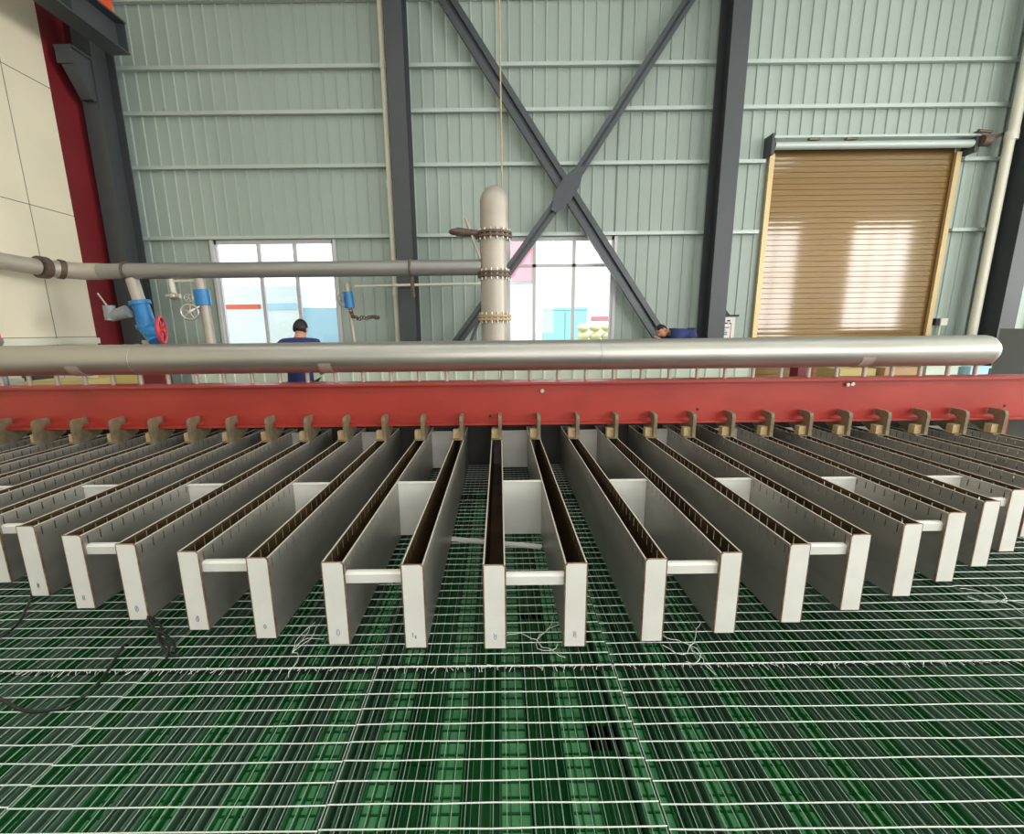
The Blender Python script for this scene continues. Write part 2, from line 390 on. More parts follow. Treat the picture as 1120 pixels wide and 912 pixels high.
MB().bar((VX-.42, VY-.05, 1.3), (VX-.24, VY-.05, 1.75), .05, .05, 0, (0, 1, 0)).build('strut', M['column'], vp)
tag(MB().tube([(VX+.13, VY, 3.685), (VX+.1, VY+.05, 8.85)], .012, 8).build('hoist_rope', M['block']), 'thin hanging rope running up from the domed upright pipe', 'rope')
hp = thing('horizontal_pipe', (-3.5, 7.45, 2.5), 'long grey pipe running across the wall to the upright pipe', 'pipe')
MB().tube([(VX-.217, 7.45, 2.5), (-6.45, 7.45, 2.5)], .125, 24).build('straight_run', M['greypipe'], hp)
MB().tube([(-6.45, 7.45, 2.5), (-6.7, 7.42, 2.5), (-6.9, 7.3, 2.51), (-7.0, 7.1, 2.52)], .13, 24).build('elbow', M['pipe2'], hp)
MB().tube([(-7.02, 7.0, 2.52), (-7.3, 4.5, 2.62), (-7.3, 1, 2.62)], .12, 24).build('wall_run', M['pipe2'], hp)
MB().tube([(-7.0, 7.12, 2.52), (-7.01, 7.02, 2.52)], .165, 24, smooth=False).tube([(-6.93, 7.24, 2.52), (-6.9, 7.3, 2.51)], .15, 24, smooth=False).build('coupling', M['rust'], hp)
for x in (-6.02, -1.42): MB().torus((x, 7.45, 2.5), .135, .018, (1, 0, 0)).tube([(x, 7.45, 2.38), (x+.02, 7.5, 2.05)], .03).build('pipe_hanger', M['rust'], hp)
tag(MB().tube([(-2.75, 8.72, 2.35), (-2.0, 8.72, 2.36)], .02).tube([(-2.0, 8.72, 2.36), (-.29, 8.72, 2.37)], .028).build('conduit', M['white']), 'thin white conduit below the long grey pipe', 'conduit')
# valves
def wheel(mb, c, r, axis, m=0):
    mb.torus(c, r, r*.13, axis, 20, 8, m); c = Vector(c); ax = Vector(axis).normalized(); u = ax.orthogonal().normalized(); w = ax.cross(u)
    for k in range(5):
        a = 2*math.pi*k/5; mb.tube([c, c+(u*math.cos(a)+w*math.sin(a))*r], r*.09, 6, m)
    mb.tube([c-ax*r*.2, c+ax*r*.2], r*.2, 10, m)
v = thing('valve', (-6.0, 7.3, 0), 'big blue valve with red handwheel in front of dark column', 'valve')
MB().tube([(-5.96, 7.45, 2.372), (-5.86, 7.4, 2.02)], .09, 16).tube([(-5.82, 7.4, 1.4), (-5.82, 7.4, 0)], .09, 16).build('drop_pipe', M['pipe2'], v)
vb = MB().tube([(-5.86, 7.4, 2.03), (-5.85, 7.4, 1.97)], .15, 20, smooth=False).tube([(-5.85, 7.4, 1.97), (-5.8, 7.4, 1.66)], [.12, .13], 18)
vb.tube([(-5.8, 7.4, 1.66), (-5.79, 7.4, 1.6)], .16, 20, smooth=False).tube([(-5.78, 7.38, 1.6), (-5.62, 7.3, 1.38)], [.13, .1], 16).ball((-5.66, 7.33, 1.52), .14)
vb.build('valve_body', M['blue'], v)
MB().tube([(-5.95, 7.25, 1.86), (-6.2, 7.2, 1.78)], [.1, .08], 12).tube([(-6.2, 7.2, 1.72), (-6.2, 7.2, 1.95)], .08, 12).build('actuator', M['cabinet'], v)
MB().tube([(-6.34, 7.2, 2.14), (-6.2, 7.2, 1.9)], .012, 6).build('lever_rod', M['chrome'], v)
wm = MB(); wheel(wm, (-5.5, 7.3, 1.56), .21, (1, .42, 0)); wm.tube([(-5.5, 7.3, 1.56), (-5.68, 7.28, 1.5)], .025)
wm.build('handwheel', M['redwheel'], v)
v = thing('valve', (-4.8, 7.45, 0), 'small blue valve with grey handwheel left of the first window', 'valve')
MB().tube([(-4.86, 7.45, 2.374), (-4.86, 7.45, 2.2)], .075, 14).tube([(-4.84, 7.45, 1.95), (-4.78, 7.45, 0)], .075, 14).build('drop_pipe', M['pipe2'], v)
MB().tube([(-4.86, 7.45, 2.2), (-4.85, 7.45, 1.95)], .115, 18).build('valve_body', M['blue'], v)
wm = MB(); wheel(wm, (-5.0, 7.3, 1.84), .12, (.4, -1, 0)); wheel(wm, (-5.0, 7.32, 2.06), .06, (.4, -1, 0)); wm.tube([(-5.0, 7.3, 1.84), (-4.85, 7.45, 1.98)], .03)
wm.build('handwheel', M['chrome'], v)
v = thing('sampling_tap', (-5.4, 7.45, 1.9), 'short pale branch pipe with tap hanging under the long grey pipe', 'tap')
MB().tube([(-5.3, 7.45, 2.34), (-4.95, 7.45, 2.34)], .02).tube([(-5.33, 7.45, 2.372), (-5.31, 7.45, 2.12)], .04, 12).build('branch', M['white'], v)
MB().tube([(-5.42, 7.42, 2.1), (-5.2, 7.42, 2.1)], .035, 10).ball((-5.31, 7.42, 2.1), .06).build('tap_head', M['chrome'], v)
v = thing('valve', (-2.5, 7.7, 0), 'small blue valve with hanging chain right of the first window', 'valve')
MB().tube([(-2.56, 7.7, 2.3), (-2.56, 7.7, 2.15)], .05, 12).tube([(-2.54, 7.7, 1.9), (-2.42, 7.7, 0)], .035, 12).build('drop_pipe', M['pipe2'], v)
MB().tube([(-2.56, 7.7, 2.16), (-2.54, 7.7, 1.9)], .085, 16).build('valve_body', M['blue'], v)
wm = MB(); wheel(wm, (-2.62, 7.58, 2.02), .1, (1, -.3, 0)); wm.build('handwheel', M['cabinet'], v)
ch = MB(); P0 = [(-2.52, 7.65, 1.9), (-2.48, 7.62, 1.76), (-2.36, 7.6, 1.72), (-2.2, 7.6, 1.73), (-2.1, 7.6, 1.74), (-2.02, 7.6, 1.72)]
for k in range(len(P0)-1):
    for q in range(4):
        c = Vector(P0[k]).lerp(Vector(P0[k+1]), q/4); ch.torus(c+Vector((0, 0, random.uniform(-.015, .015))), .026, .009, (random.uniform(-1, 1), 1, random.uniform(-1, 1)), 10, 5)
ch.build('chain', M['rust'], v)
wm = MB(); wheel(wm, (-7.3, 6.3, 1.5), .17, (1, -.6, 0)); wm.tube([(-7.3, 6.3, 1.5), (-7.42, 6.5, 1.45)], .03)
v = thing('valve', (-7.4, 6.4, 0), 'floor valve with red handwheel at the far left picture edge', 'valve')
wm.build('handwheel', M['redwheel'], v)
MB().tube([(-7.36, 6.5, 0), (-7.36, 6.5, 1.4)], .06, 12).ball((-7.36, 6.5, 1.42), .1).build('valve_stem', M['cabinet'], v)

# ------------------------------------------------------------------ manifold pipe and red beam
PY, PZ, PR = 4.46, 1.247, .152
mp = thing('manifold_pipe', (0, PY, PZ), 'long brushed stainless pipe lying above the red beam', 'pipe')
prof = [(PR, -5.6), (PR, 4.86)] + [(PR*math.cos(R(a))*1.0, 4.86+.12*math.sin(R(a))) for a in (20, 40, 60, 80, 90)]
MB().lathe([(r, h) for r, h in prof], (0, PY, PZ), (1, 0, 0), 48).build('pipe_barrel', M['pipe'], mp)
for x in (-3.63, 1.0): MB().torus((x, PY, PZ), PR, .004, (1, 0, 0), 48, 6).build('weld_seam', M['steel'], mp)
for x in (-4.2, -1.72, 3.62):
    pd = MB(); an = [R(q) for q in range(-160, -19, 10)]
    pd.prism([(PY+(PR-.003)*math.cos(q), PZ+(PR-.003)*math.sin(q)) for q in an]+[(PY+(PR+.006)*math.cos(q), PZ+(PR+.006)*math.sin(q)) for q in an[::-1]], 'x', x-.06, x+.06)
    pd.build('wear_pad', M['pipe2'], mp)
for k in range(-19, 20):
    x = .028+.283*k
    if x < 5 and x > -5.4: MB().tube([(x, PY, .998), (x, PY, 1.11)], .02, 12).build('branch_pipe', M['pipe2'], mp)
rb = thing('red_beam', (0, 4.35, .55), 'red painted steel beam spanning the tank above the trough ends', 'beam')
B0, B1 = -6.1, 6.3
MB().box(B0, B1, 4.33, 4.345, .595, .978).build('web', M['red'], rb)
MB().box(B0, B1, 4.26, 4.52, .978, .998).build('top_flange', M['red'], rb)
MB().box(B0, B1, 4.26, 4.42, .575, .595).build('bottom_flange', M['red'], rb)
for x in (-6.0, 5.0): MB().box(x, x+.1, 4.3, 4.42, 0, .575).build('leg', M['red'], rb)
for x, z in ((.42, .905), (3.44, .935), (3.485, .94)): MB().tube([(x, 4.33, z), (x, 4.315, z)], .012, 10).tube([(x, 4.315, z), (x, 4.3, z)], .02, 6).build('bolt', M['chrome'], rb)
for x, z in ((-3.45, .66), (-.1, .655), (1.98, .7), (5.06, .7)): MB().tube([(x, 4.33, z), (x, 4.327, z)], .014, 12).build('bolt_hole', M['dark'], rb)

# ------------------------------------------------------------------ troughs
PITCHX, X0 = .3765, -.035
ZB, ZT = .02, .45
def near_y(x): return 1.832+(.066 if x < 0 else .076)*x*x
YF = 4.75
MARKS = {-7: [[(-.2, .8), (-.25, -.7), (.25, -.75), (.3, .75), (-.2, .8)], [(.05, .5), (.05, -.4)]],
 -6: [[(-.3, .8), (-.3, -.7), (.3, -.7), (.3, .8), (-.1, .8)], [(0, .3), (.02, -.5)]],
 -5: [[(-.25, .9), (-.5, .2), (-.4, -.6), (0, -.9), (.4, -.5), (.4, .4), (.1, .9), (-.25, .9)], [(0, .6), (-.02, -.5)]],
 -4: [[(.05, .9), (-.4, .1), (-.35, -.7), (.1, -.9), (.4, -.3), (.3, .5), (.05, .9)], [(-.05, .3), (.0, -.6)]],
 -3: [[(.3, .5), (-.2, .6), (-.4, 0), (-.1, -.6), (.35, -.3), (.3, .3), (-.1, .1), (.1, -.3)]],
 -2: [[(-.35, .8), (-.35, -.6), (0, -.9), (.35, -.5), (.3, .7), (-.2, .85)]],
 -1: [[(-.45, .9), (-.4, -.4)], [(-.6, .5), (-.45, .9)], [(.2, .1), (.25, -.8)], [(.45, .2), (.4, -.7)]],
 0: [[(-.25, .9), (-.3, -.3), (0, -.9), (.35, -.5), (.3, .2), (-.1, .0)], [(.3, .2), (.3, .6)]],
 1: [[(-.35, .8), (-.3, -.7)], [(-.35, .8), (.3, .8), (.35, -.9)], [(0, .4), (.02, -.3)]]}
def trough(i, par):
    x = X0+PITCHX*i; y0 = near_y(x); w = .05; t = .004
    b = MB()
    for sgn in (-1, 1):
        xa, xb = sorted((x+sgn*w, x+sgn*(w-t)))
        b.box(xa, xb, y0, YF, ZB, .384).box(xa, xb, y0, YF, .434, ZT-.003)
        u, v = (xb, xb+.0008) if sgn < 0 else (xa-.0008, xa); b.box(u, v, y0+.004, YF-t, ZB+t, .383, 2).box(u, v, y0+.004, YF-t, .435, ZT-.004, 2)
        b.box(xa-.0015, xb+.0015, y0, YF, ZT-.003, ZT, 1)
        ys = y0+.03; last = y0
        while ys < YF-.05:
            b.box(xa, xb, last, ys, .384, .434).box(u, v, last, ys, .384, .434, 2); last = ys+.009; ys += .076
        b.box(xa, xb, last, YF, .384, .434)
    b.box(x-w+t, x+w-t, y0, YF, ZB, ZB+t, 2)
    b.box(x-w+t, x+w-t, YF-t, YF, ZB+t, ZT)
    ob = b.build('trough', [M['steel'], M['steel_edge'], M['inner_brown']], par)
    c = .012
    poly = [(x-w+.003, ZB+.002), (x+w-.003, ZB+.002), (x+w-.003, ZT-c), (x+w-c, ZT-.001), (x-w+.003, ZT-.001)]
    if i > 0: poly = [(2*x-u, v) for u, v in poly][::-1]
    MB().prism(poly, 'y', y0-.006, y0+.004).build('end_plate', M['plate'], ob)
    wl = MB(); pts = [(u+(.003 if u > x else -.003), y0-.001, v) for u, v in poly]
    pts.append(pts[0]); 
    for q in range(len(pts)-1): wl.tube([pts[q], pts[q+1]], .0045, 6)
    wl.build('weld_bead', M['weld'], ob)
    if i in MARKS:
        k = MB(); cx, cz = x+(.0 if i != -1 else -.005), ZB+.065
        for st in MARKS[i]:
            k.tube([(cx+u*.017, y0-.0065, cz+v*.019) for u, v in st], .0012, 5)
        k.build('pen_mark', M['ink'], ob)
    return x, y0
for k in range(-7, 7):
    i = 2*k
    xm = X0+PITCHX*(i+.5)
    lab = ('pair of stainless steel troughs at the centre, square to the camera' if k == 0 else
           'pair of stainless steel troughs, %s pair to the %s of the central pair' % (ordw(abs(k)), 'left' if k < 0 else 'right'))
    e = thing('trough_pair', (xm, 3, ZB), lab, 'trough', 'stainless troughs over the wire mesh')
    xa, ya = trough(i, e); xb, yb = trough(i+1, e)
    yb_ = max(ya, yb)+.035; L, Rr = xa+.05, xb-.05
    bar = MB(); pr = [(yb_-.02, .332), (yb_+.012, .328), (yb_+.02, .336), (yb_+.02, .374), (yb_+.012, .384), (yb_-.01, .386), (yb_-.022, .376)]
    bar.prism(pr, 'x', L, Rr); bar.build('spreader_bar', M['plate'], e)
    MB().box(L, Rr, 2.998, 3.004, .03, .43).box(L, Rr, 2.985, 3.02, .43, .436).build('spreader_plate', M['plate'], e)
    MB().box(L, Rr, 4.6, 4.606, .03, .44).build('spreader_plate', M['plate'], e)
# clamps hooking each trough to the beam
def clamp(i):
    x = X0+PITCHX*i; e = empty('hook_clamp', (x, 4.2, ZT))
    poly = [(4.15, .452), (4.148, .65), (4.16, .68), (4.19, .692), (4.305, .692), (4.31, .63), (4.262, .628), (4.242, .61), (4.236, .59), (4.24, .575), (4.255, .57), (4.38, .57), (4.45, .54), (4.45, .515), (4.36, .47), (4.30, .452)]
    MB().prism(poly, 'x', x+.018, x+.05).build('hook_plate', M['clamp'], e)
    MB().box(x-.05, x+.017, 4.185, 4.25, .462, .545).build('seat_block', M['block'], e)
    MB().box(x-.056, x+.056, 4.155, 4.30, .4505, .4605).build('foot_plate', M['clamp'], e)
    return e
c0 = clamp(0)
for i in range(-14, 14):
    c = c0 if i == 0 else dup(c0, (X0+PITCHX*i, 4.2, ZT))
    k = i//2; s = 'left' if i % 2 == 0 else 'right'
    w = 'central pair' if k == 0 else '%s pair %s of centre' % (ordw(abs(k)), 'left' if k < 0 else 'right')
    tag(c, 'brown hook clamp over the %s trough of the %s' % (s, w), 'clamp', 'hook clamps along the red beam')

# ------------------------------------------------------------------ wire mesh over the tank
rows = [('front', -.35, 1.735), ('middle', 1.755, 3.78), ('back', 3.80, 4.85)]
EDGE = [-5.88, -4.82, -3.75, -2.67, -1.605, -.572, .5, 2.64, 3.71, 4.78, 6.18]
for rn, ya, yb in rows:
    for c in range(-5, 5):
        xa = EDGE[c+5]+.005; xb = EDGE[c+6]-.005
        ya_ = .55 if rn == 'front' else ya
        off = random.uniform(0, .012) if c else 0
        z0 = random.uniform(0, .002); mbm = MB()
        nx = max(2, round((xb-xa)/.0435))+1
        for q in range(nx):
            x = xa+(xb-xa)*q/(nx-1); r = .0009 if 0 < q < nx-1 or rn != 'front' else .0016
            mbm.box(x-r, x+r, ya_, yb, z0-.003, z0, 1)
        y = {'front': 1.664, 'middle': 3.725, 'back': 4.83}[rn]-off
        ylim = {'front': ya_+.01, 'middle': 1.78, 'back': 3.84}[rn]
        while y > ylim:
            n_ = max(6, round((xb-xa)/.2))
            xw = [xa-.004]+[xa+(xb-xa)*q/n_ for q in range(1, n_)]+[xb+.004]
            mbm.tube([(x, y+random.uniform(-.002, .002), z0+.0015) for x in xw], .0024, 5)
            y -= .0735
        if rn == 'front':      # bent wire ends along the joint
            x = xa
            while x < xb:
                mbm.tube([(x, yb-.004, z0), (x+random.uniform(-.01, .01), yb+.004, z0+.005), (x+random.uniform(-.02, .02), yb+random.uniform(-.03, .008), z0+random.uniform(-.01, .01))], .0016, 4); x += random.uniform(.015, .04)
            mbm.tube([(xa, yb+.002, z0+.003), (xb, yb+.002, z0+.003)], .0036, 5)
        pos = 'at the centre' if c == 0 else '%s %s of the central panel' % (ordw(abs(c)), 'left' if c < 0 else 'right')
        tag(mbm.build('mesh_panel', [M['wire'], M['wire_thin']]), 'galvanised wire mesh panel, %s row, %s' % (rn, pos), 'mesh panel', 'wire mesh panels over the tank')
# support rails under the mesh
for y in (.45, 1.745, 3.79, 4.8):
    tag(MB().box(-5.9, 6.2, y-.008, y+.008, -.022, -.0055).build('support_rail', M['dark']), {.45: 'dark support rail under the near edge of the mesh', 1.745: 'dark support rail under the joint of front and middle mesh rows', 3.79: 'dark support rail under the joint of middle and back mesh rows', 4.8: 'dark support rail under the far edge of the mesh'}[y], 'rail', 'rails under the mesh')
# ------------------------------------------------------------------ green lamella rows in the water
LP = .272
for k in range(-21, 22):
    x = .045+LP*k
    if x < -5.75 or x > 6.05: continue
    pos = 'on the centre line' if k == 0 else '%s row %s of centre' % (ordw(abs(k)), 'left' if k < 0 else 'right')
    e = thing('lamella_row', (x, 2.6, -.9), 'green plastic lamella row under the mesh, %s' % pos, 'lamella row', 'green lamella rows in the tank')
    w = .055
    tr = MB().box(x-w, x+w, .35, 4.85, -.335, -.33)
    y = .4
    while y < 4.85: tr.box(x-w, x+w, y-.0025, y+.0025, -.33, -.322, 1); y += .06
    for dx in (-w, -w*.35, w*.35, w): tr.box(x+dx-.002, x+dx+.002, .35, 4.85, -.33, -.30, 1)
    tr.build('top_tray', [M['green_light'], M['green_sheet']], e)
    sh = MB(); nS = 4; g0 = w+.008; g1 = LP-w-.008
    for q in range(nS+1):
        dx = g0+(g1-g0)*q/nS; tl = random.uniform(-.004, .004)
        sh.prism([(x+dx+tl, -.29), (x+dx+tl+.0018, -.29), (x+dx+.0018, -.365), (x+dx, -.365)], 'y', .35, 4.85)
    sh.build('lamella_sheets', M['green_sheen'], e)
    dp_ = MB()
    y = .35
    while y < 4.85:
        L = random.uniform(.5, 1.5); y2 = min(4.85, y+L)
        dp_.box(x+w+.004, x+LP-w-.004, y, y2, -.405, -.395)
        y = y2+(random.uniform(.08, .18) if random.random() < .3 else .01)
    dp_.build('channel_floor', M['green_deep'], e)
    for yy in (.5, 4.7): MB().box(x-.02, x+.02, yy-.02, yy+.02, -1.2, -.335).build('support_post', M['green_deep'], e)

# ------------------------------------------------------------------ loose things on the mesh
cab = [(-2.80, 2.40, .014), (-2.773, 2.349, .013), (-2.694, 2.259, .013), (-2.631, 2.174, .013), (-2.561, 2.08, .013), (-2.524, 1.994, .013), (-2.53, 1.95, .013), (-2.6, 1.87, .013), (-2.64, 1.78, .013), (-2.5, 1.69, .013),
       (-2.25, 1.62, .013), (-2.103, 1.574, .013), (-2.02, 1.542, .013), (-1.92, 1.509, .013), (-1.831, 1.513, .013), (-1.782, 1.538, .013), (-1.757, 1.593, .013), (-1.76, 1.652, .013), (-1.785, 1.736, .016), (-1.827, 1.834, .013), (-1.86, 1.905, .0), (-1.87, 1.93, -.04)]
cv = []
for q in range(len(cab)-1):
    p0, p1, p2, p3 = [Vector(cab[min(max(q+j, 0), len(cab)-1)]) for j in (-1, 0, 1, 2)]
    for u in range(5):
        t = u/5; cv.append(.5*((2*p1)+(p2-p0)*t+(2*p0-5*p1+4*p2-p3)*t*t+(3*p1-p0-3*p2+p3)*t**3))
cv.append(Vector(cab[-1]))
tag(MB().tube(cv, .0065, 8).build('cable', M['black']), 'black cable looping over the wire mesh at the left edge', 'cable')
sp = MB()
for ph in (0, 2.1, 4.2):
    sp.tube([(-1.87+.3*t+.02*math.sin(7*t+ph), 2.07-.24*t+.02*math.sin(5*t+ph*2), .026+.012*math.cos(9*t+ph)) for t in [q/12 for q in range(13)]] + [(-1.55+.03*math.cos(ph), 1.81+.03*math.sin(ph), .014)], .0065, 6)
tag(sp.build('twisted_strap', M['black']), 'short black twisted strap lying on the wire mesh by the trough ends', 'strap')
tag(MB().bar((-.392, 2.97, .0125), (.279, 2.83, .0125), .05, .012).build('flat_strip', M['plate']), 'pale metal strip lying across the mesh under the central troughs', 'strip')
for nm, (x, y), lb in (('loose_wire', (.17, 1.9), 'tangle of loose white wire in front of the central trough pair'), ('loose_wire', (-1.0, 1.83), 'tangle of loose white wire left of the second trough from centre'), ('loose_wire', (2.75, 2.15), 'curl of loose white wire beside the right trough ends'), ('loose_wire', (.9, 1.85), 'curl of loose white wire beneath the first right spreader bar')):
    lw_ = MB()
    for q in range(5):
        p = Vector((x, y, .008)); pts = [p]; a = random.uniform(0, 6.3)
        for s in range(6):
            a += random.uniform(-.9, .9); p = p+Vector((math.cos(a)*.03, math.sin(a)*.035, random.uniform(-.002, .006))); p.z = max(p.z, .006); pts.append(p.copy())
        lw_.tube(pts, .0017, 4)
    tag(lw_.build(nm, M['wire']), lb, 'wire', 'loose wire ends')

# ------------------------------------------------------------------ things behind the beam
pt = thing('partition', (-.45, 7.0, 0), 'low pale ribbed partition behind the manifold pipe', 'partition')
pb = MB(); ribbed(pb, -4.9, 4.05, .06, 1.2, 7.0); pb.build('board', M['partition'], pt)
MB().box(-4.95, 4.1, 6.97, 7.08, 1.2, 1.23).build('cap_rail', M['girt'], pt)
for x in (-4.93, -2.7, -.45, 1.8, 4.07): MB().box(x-.03, x+.03, 7.06, 7.12, 0, 1.2).build('post', M['girt'], pt)
def carton(x0, x1, y0, y1, z1, m, name, label, cat, g=None):
    e = thing(name, ((x0+x1)/2, (y0+y1)/2, 0), label, cat, g)
    MB().box(x0, x1, y0, y1, 0, z1-.006).build('body', M[m], e)
    xm = (x0+x1)/2
    MB().box(x0-.003, xm-.003, y0-.003, y1+.003, z1-.006, z1).build('flap', M[m], e); MB().box(xm+.003, x1+.003, y0-.003, y1+.003, z1-.006, z1).build('flap', M[m], e)
carton(-6.95, -6.1, 6.4, 6.9, .84, 'carton', 'carton', 'long low yellow carton seen under the manifold pipe at left', 'box', 'cartons behind the beam')
carton(-6.35, -5.75, 6.95, 7.25, .93, 'carton', 'carton', 'taller yellow carton behind the long low one at left', 'box', 'cartons behind the beam')
carton(5.2, 5.75, 6.7, 7.2, .86, 'carton', 'carton', 'yellow carton under the manifold pipe beside the red-brown post', 'box', 'cartons behind the beam')
carton(5.8, 6.35, 6.6, 7.1, .88, 'carton2', 'carton', 'brown carton under the right end of the manifold pipe', 'box', 'cartons behind the beam')
def crate(x0, x1, y0, y1, z1, m, label):
    e = thing('crate', ((x0+x1)/2, (y0+y1)/2, 0), label, 'crate', 'crates behind the beam')
    MB().box(x0, x1, y0, y1, 0, z1-.03).build('crate_body', M[m], e)
    MB().box(x0-.015, x1+.015, y0-.015, y1+.015, z1-.03, z1).build('lid', M[m], e)
crate(-7.15, -6.98, 6.6, 6.9, .9, 'crate', 'dark crate at the far left under the manifold pipe')
crate(6.42, 6.9, 6.6, 7.0, .92, 'partition', 'pale crate right of the brown carton')
crate(6.98, 7.25, 6.5, 6.8, .9, 'sky_blue', 'blue crate near the right end of the manifold pipe')
e = thing('post', (4.75, 6.95, 0), 'red-brown post right of the low pale partition', 'post', 'red posts'); MB().box(4.66, 4.9, 6.85, 7.05, 0, 1.0).build('shaft', M['darkred'], e); MB().box(4.6, 4.96, 6.8, 7.1, 0, .02).build('base_plate', M['darkred'], e)
e = thing('post', (-5.45, 7.0, 0), 'red-brown post left of the low pale partition', 'post', 'red posts'); MB().box(-5.6, -5.3, 6.9, 7.1, 0, 1.0).build('shaft', M['darkred'], e); MB().box(-5.66, -5.24, 6.85, 7.15, 0, .02).build('base_plate', M['darkred'], e)
# notice on the wall, socket, cabinet
nb = thing('notice_board', (4.75, 9.37, 1.2), 'white notice sheet clipped to the wall beside the column', 'notice')
MB().box(4.6, 4.93, 9.37, 9.38, 1.2, 1.72).build('sheet', M['paper'], nb)
mk = MB()
for z, a, b, c in ((1.64, 4.66, 4.72, 0), (1.64, 4.76, 4.83, 0), (1.59, 4.67, 4.78, 0), (1.585, 4.81, 4.84, 0), (1.5, 4.67, 4.82, 1), (1.45, 4.63, 4.75, 1), (1.4, 4.64, 4.78, 2), (1.36, 4.64, 4.78, 2)):
    mk.box(a, b, 9.367, 9.37, z-.014, z+.014, c)
mk.box(4.845, 4.86, 9.367, 9.37, 1.25, 1.6, 3)
mk.build('print', [M['black'], M['cabinet'], M['blue'], M['redwheel']], nb)
MB().box(4.57, 4.99, 9.34, 9.38, 1.72, 1.76).bar((4.78, 9.35, 1.75), (4.58, 9.35, 1.98), .03, .03, 0, (0, 1, 0)).build('clip', M['black'], nb)
sk = thing('wall_socket', (9.15, 9.3, 1.4), 'small white socket box on the wall right of the roller door', 'socket')
MB().box(9.12, 9.26, 9.25, 9.36, 1.5, 1.64).build('box', M['white'], sk); MB().box(9.03, 9.11, 9.26, 9.36, 1.5, 1.64).build('plug', M['black'], sk); MB().tube([(9.19, 9.33, 1.5), (9.2, 9.33, 0)], .02).build('cable_tube', M['white'], sk)
cbn = thing('control_cabinet', (9.3, 7.5, 0), 'grey metal control cabinet at the right picture edge', 'cabinet')
MB().box(8.75, 10.1, 7.2, 7.8, 0, 1.43).build('body', M['cabinet'], cbn); MB().box(8.77, 10.08, 7.18, 7.2, .05, 1.4).build('door', M['cabinet'], cbn)
MB().tube([(8.85, 7.16, .9), (8.85, 7.16, 1.05)], .012).build('handle', M['chrome'], cbn)

# ------------------------------------------------------------------ people
def skin(name, pts, edges, m, parent, levels=1):
    o = ORG[parent.name]; keys = list(pts)
    me = bpy.data.meshes.new(name); me.from_pydata([Vector(pts[k][0])-o for k in keys], [(keys.index(a), keys.index(b)) for a, b in edges], [])
    ob = bpy.data.objects.new(name, me); COL.objects.link(ob)
    sm = ob.modifiers.new('s', 'SKIN'); sm.use_smooth_shade = True
    for i, k in enumerate(keys):
        r = pts[k][1]; me.skin_vertices[0].data[i].radius = r if isinstance(r, tuple) else (r, r)
    me.skin_vertices[0].data[0].use_root = True
    ss = ob.modifiers.new('u', 'SUBSURF'); ss.levels = ss.render_levels = levels
    dg = bpy.context.evaluated_depsgraph_get(); dg.update()
    nm = bpy.data.meshes.new_from_object(ob.evaluated_get(dg)); bpy.data.objects.remove(ob)
    nm.name = name; nm.materials.clear(); nm.materials.append(m)
    for p in nm.polygons: p.use_smooth = True
    ob = bpy.data.objects.new(name, nm); COL.objects.link(ob); ob.parent = parent; ORG[ob.name] = o
    return ob
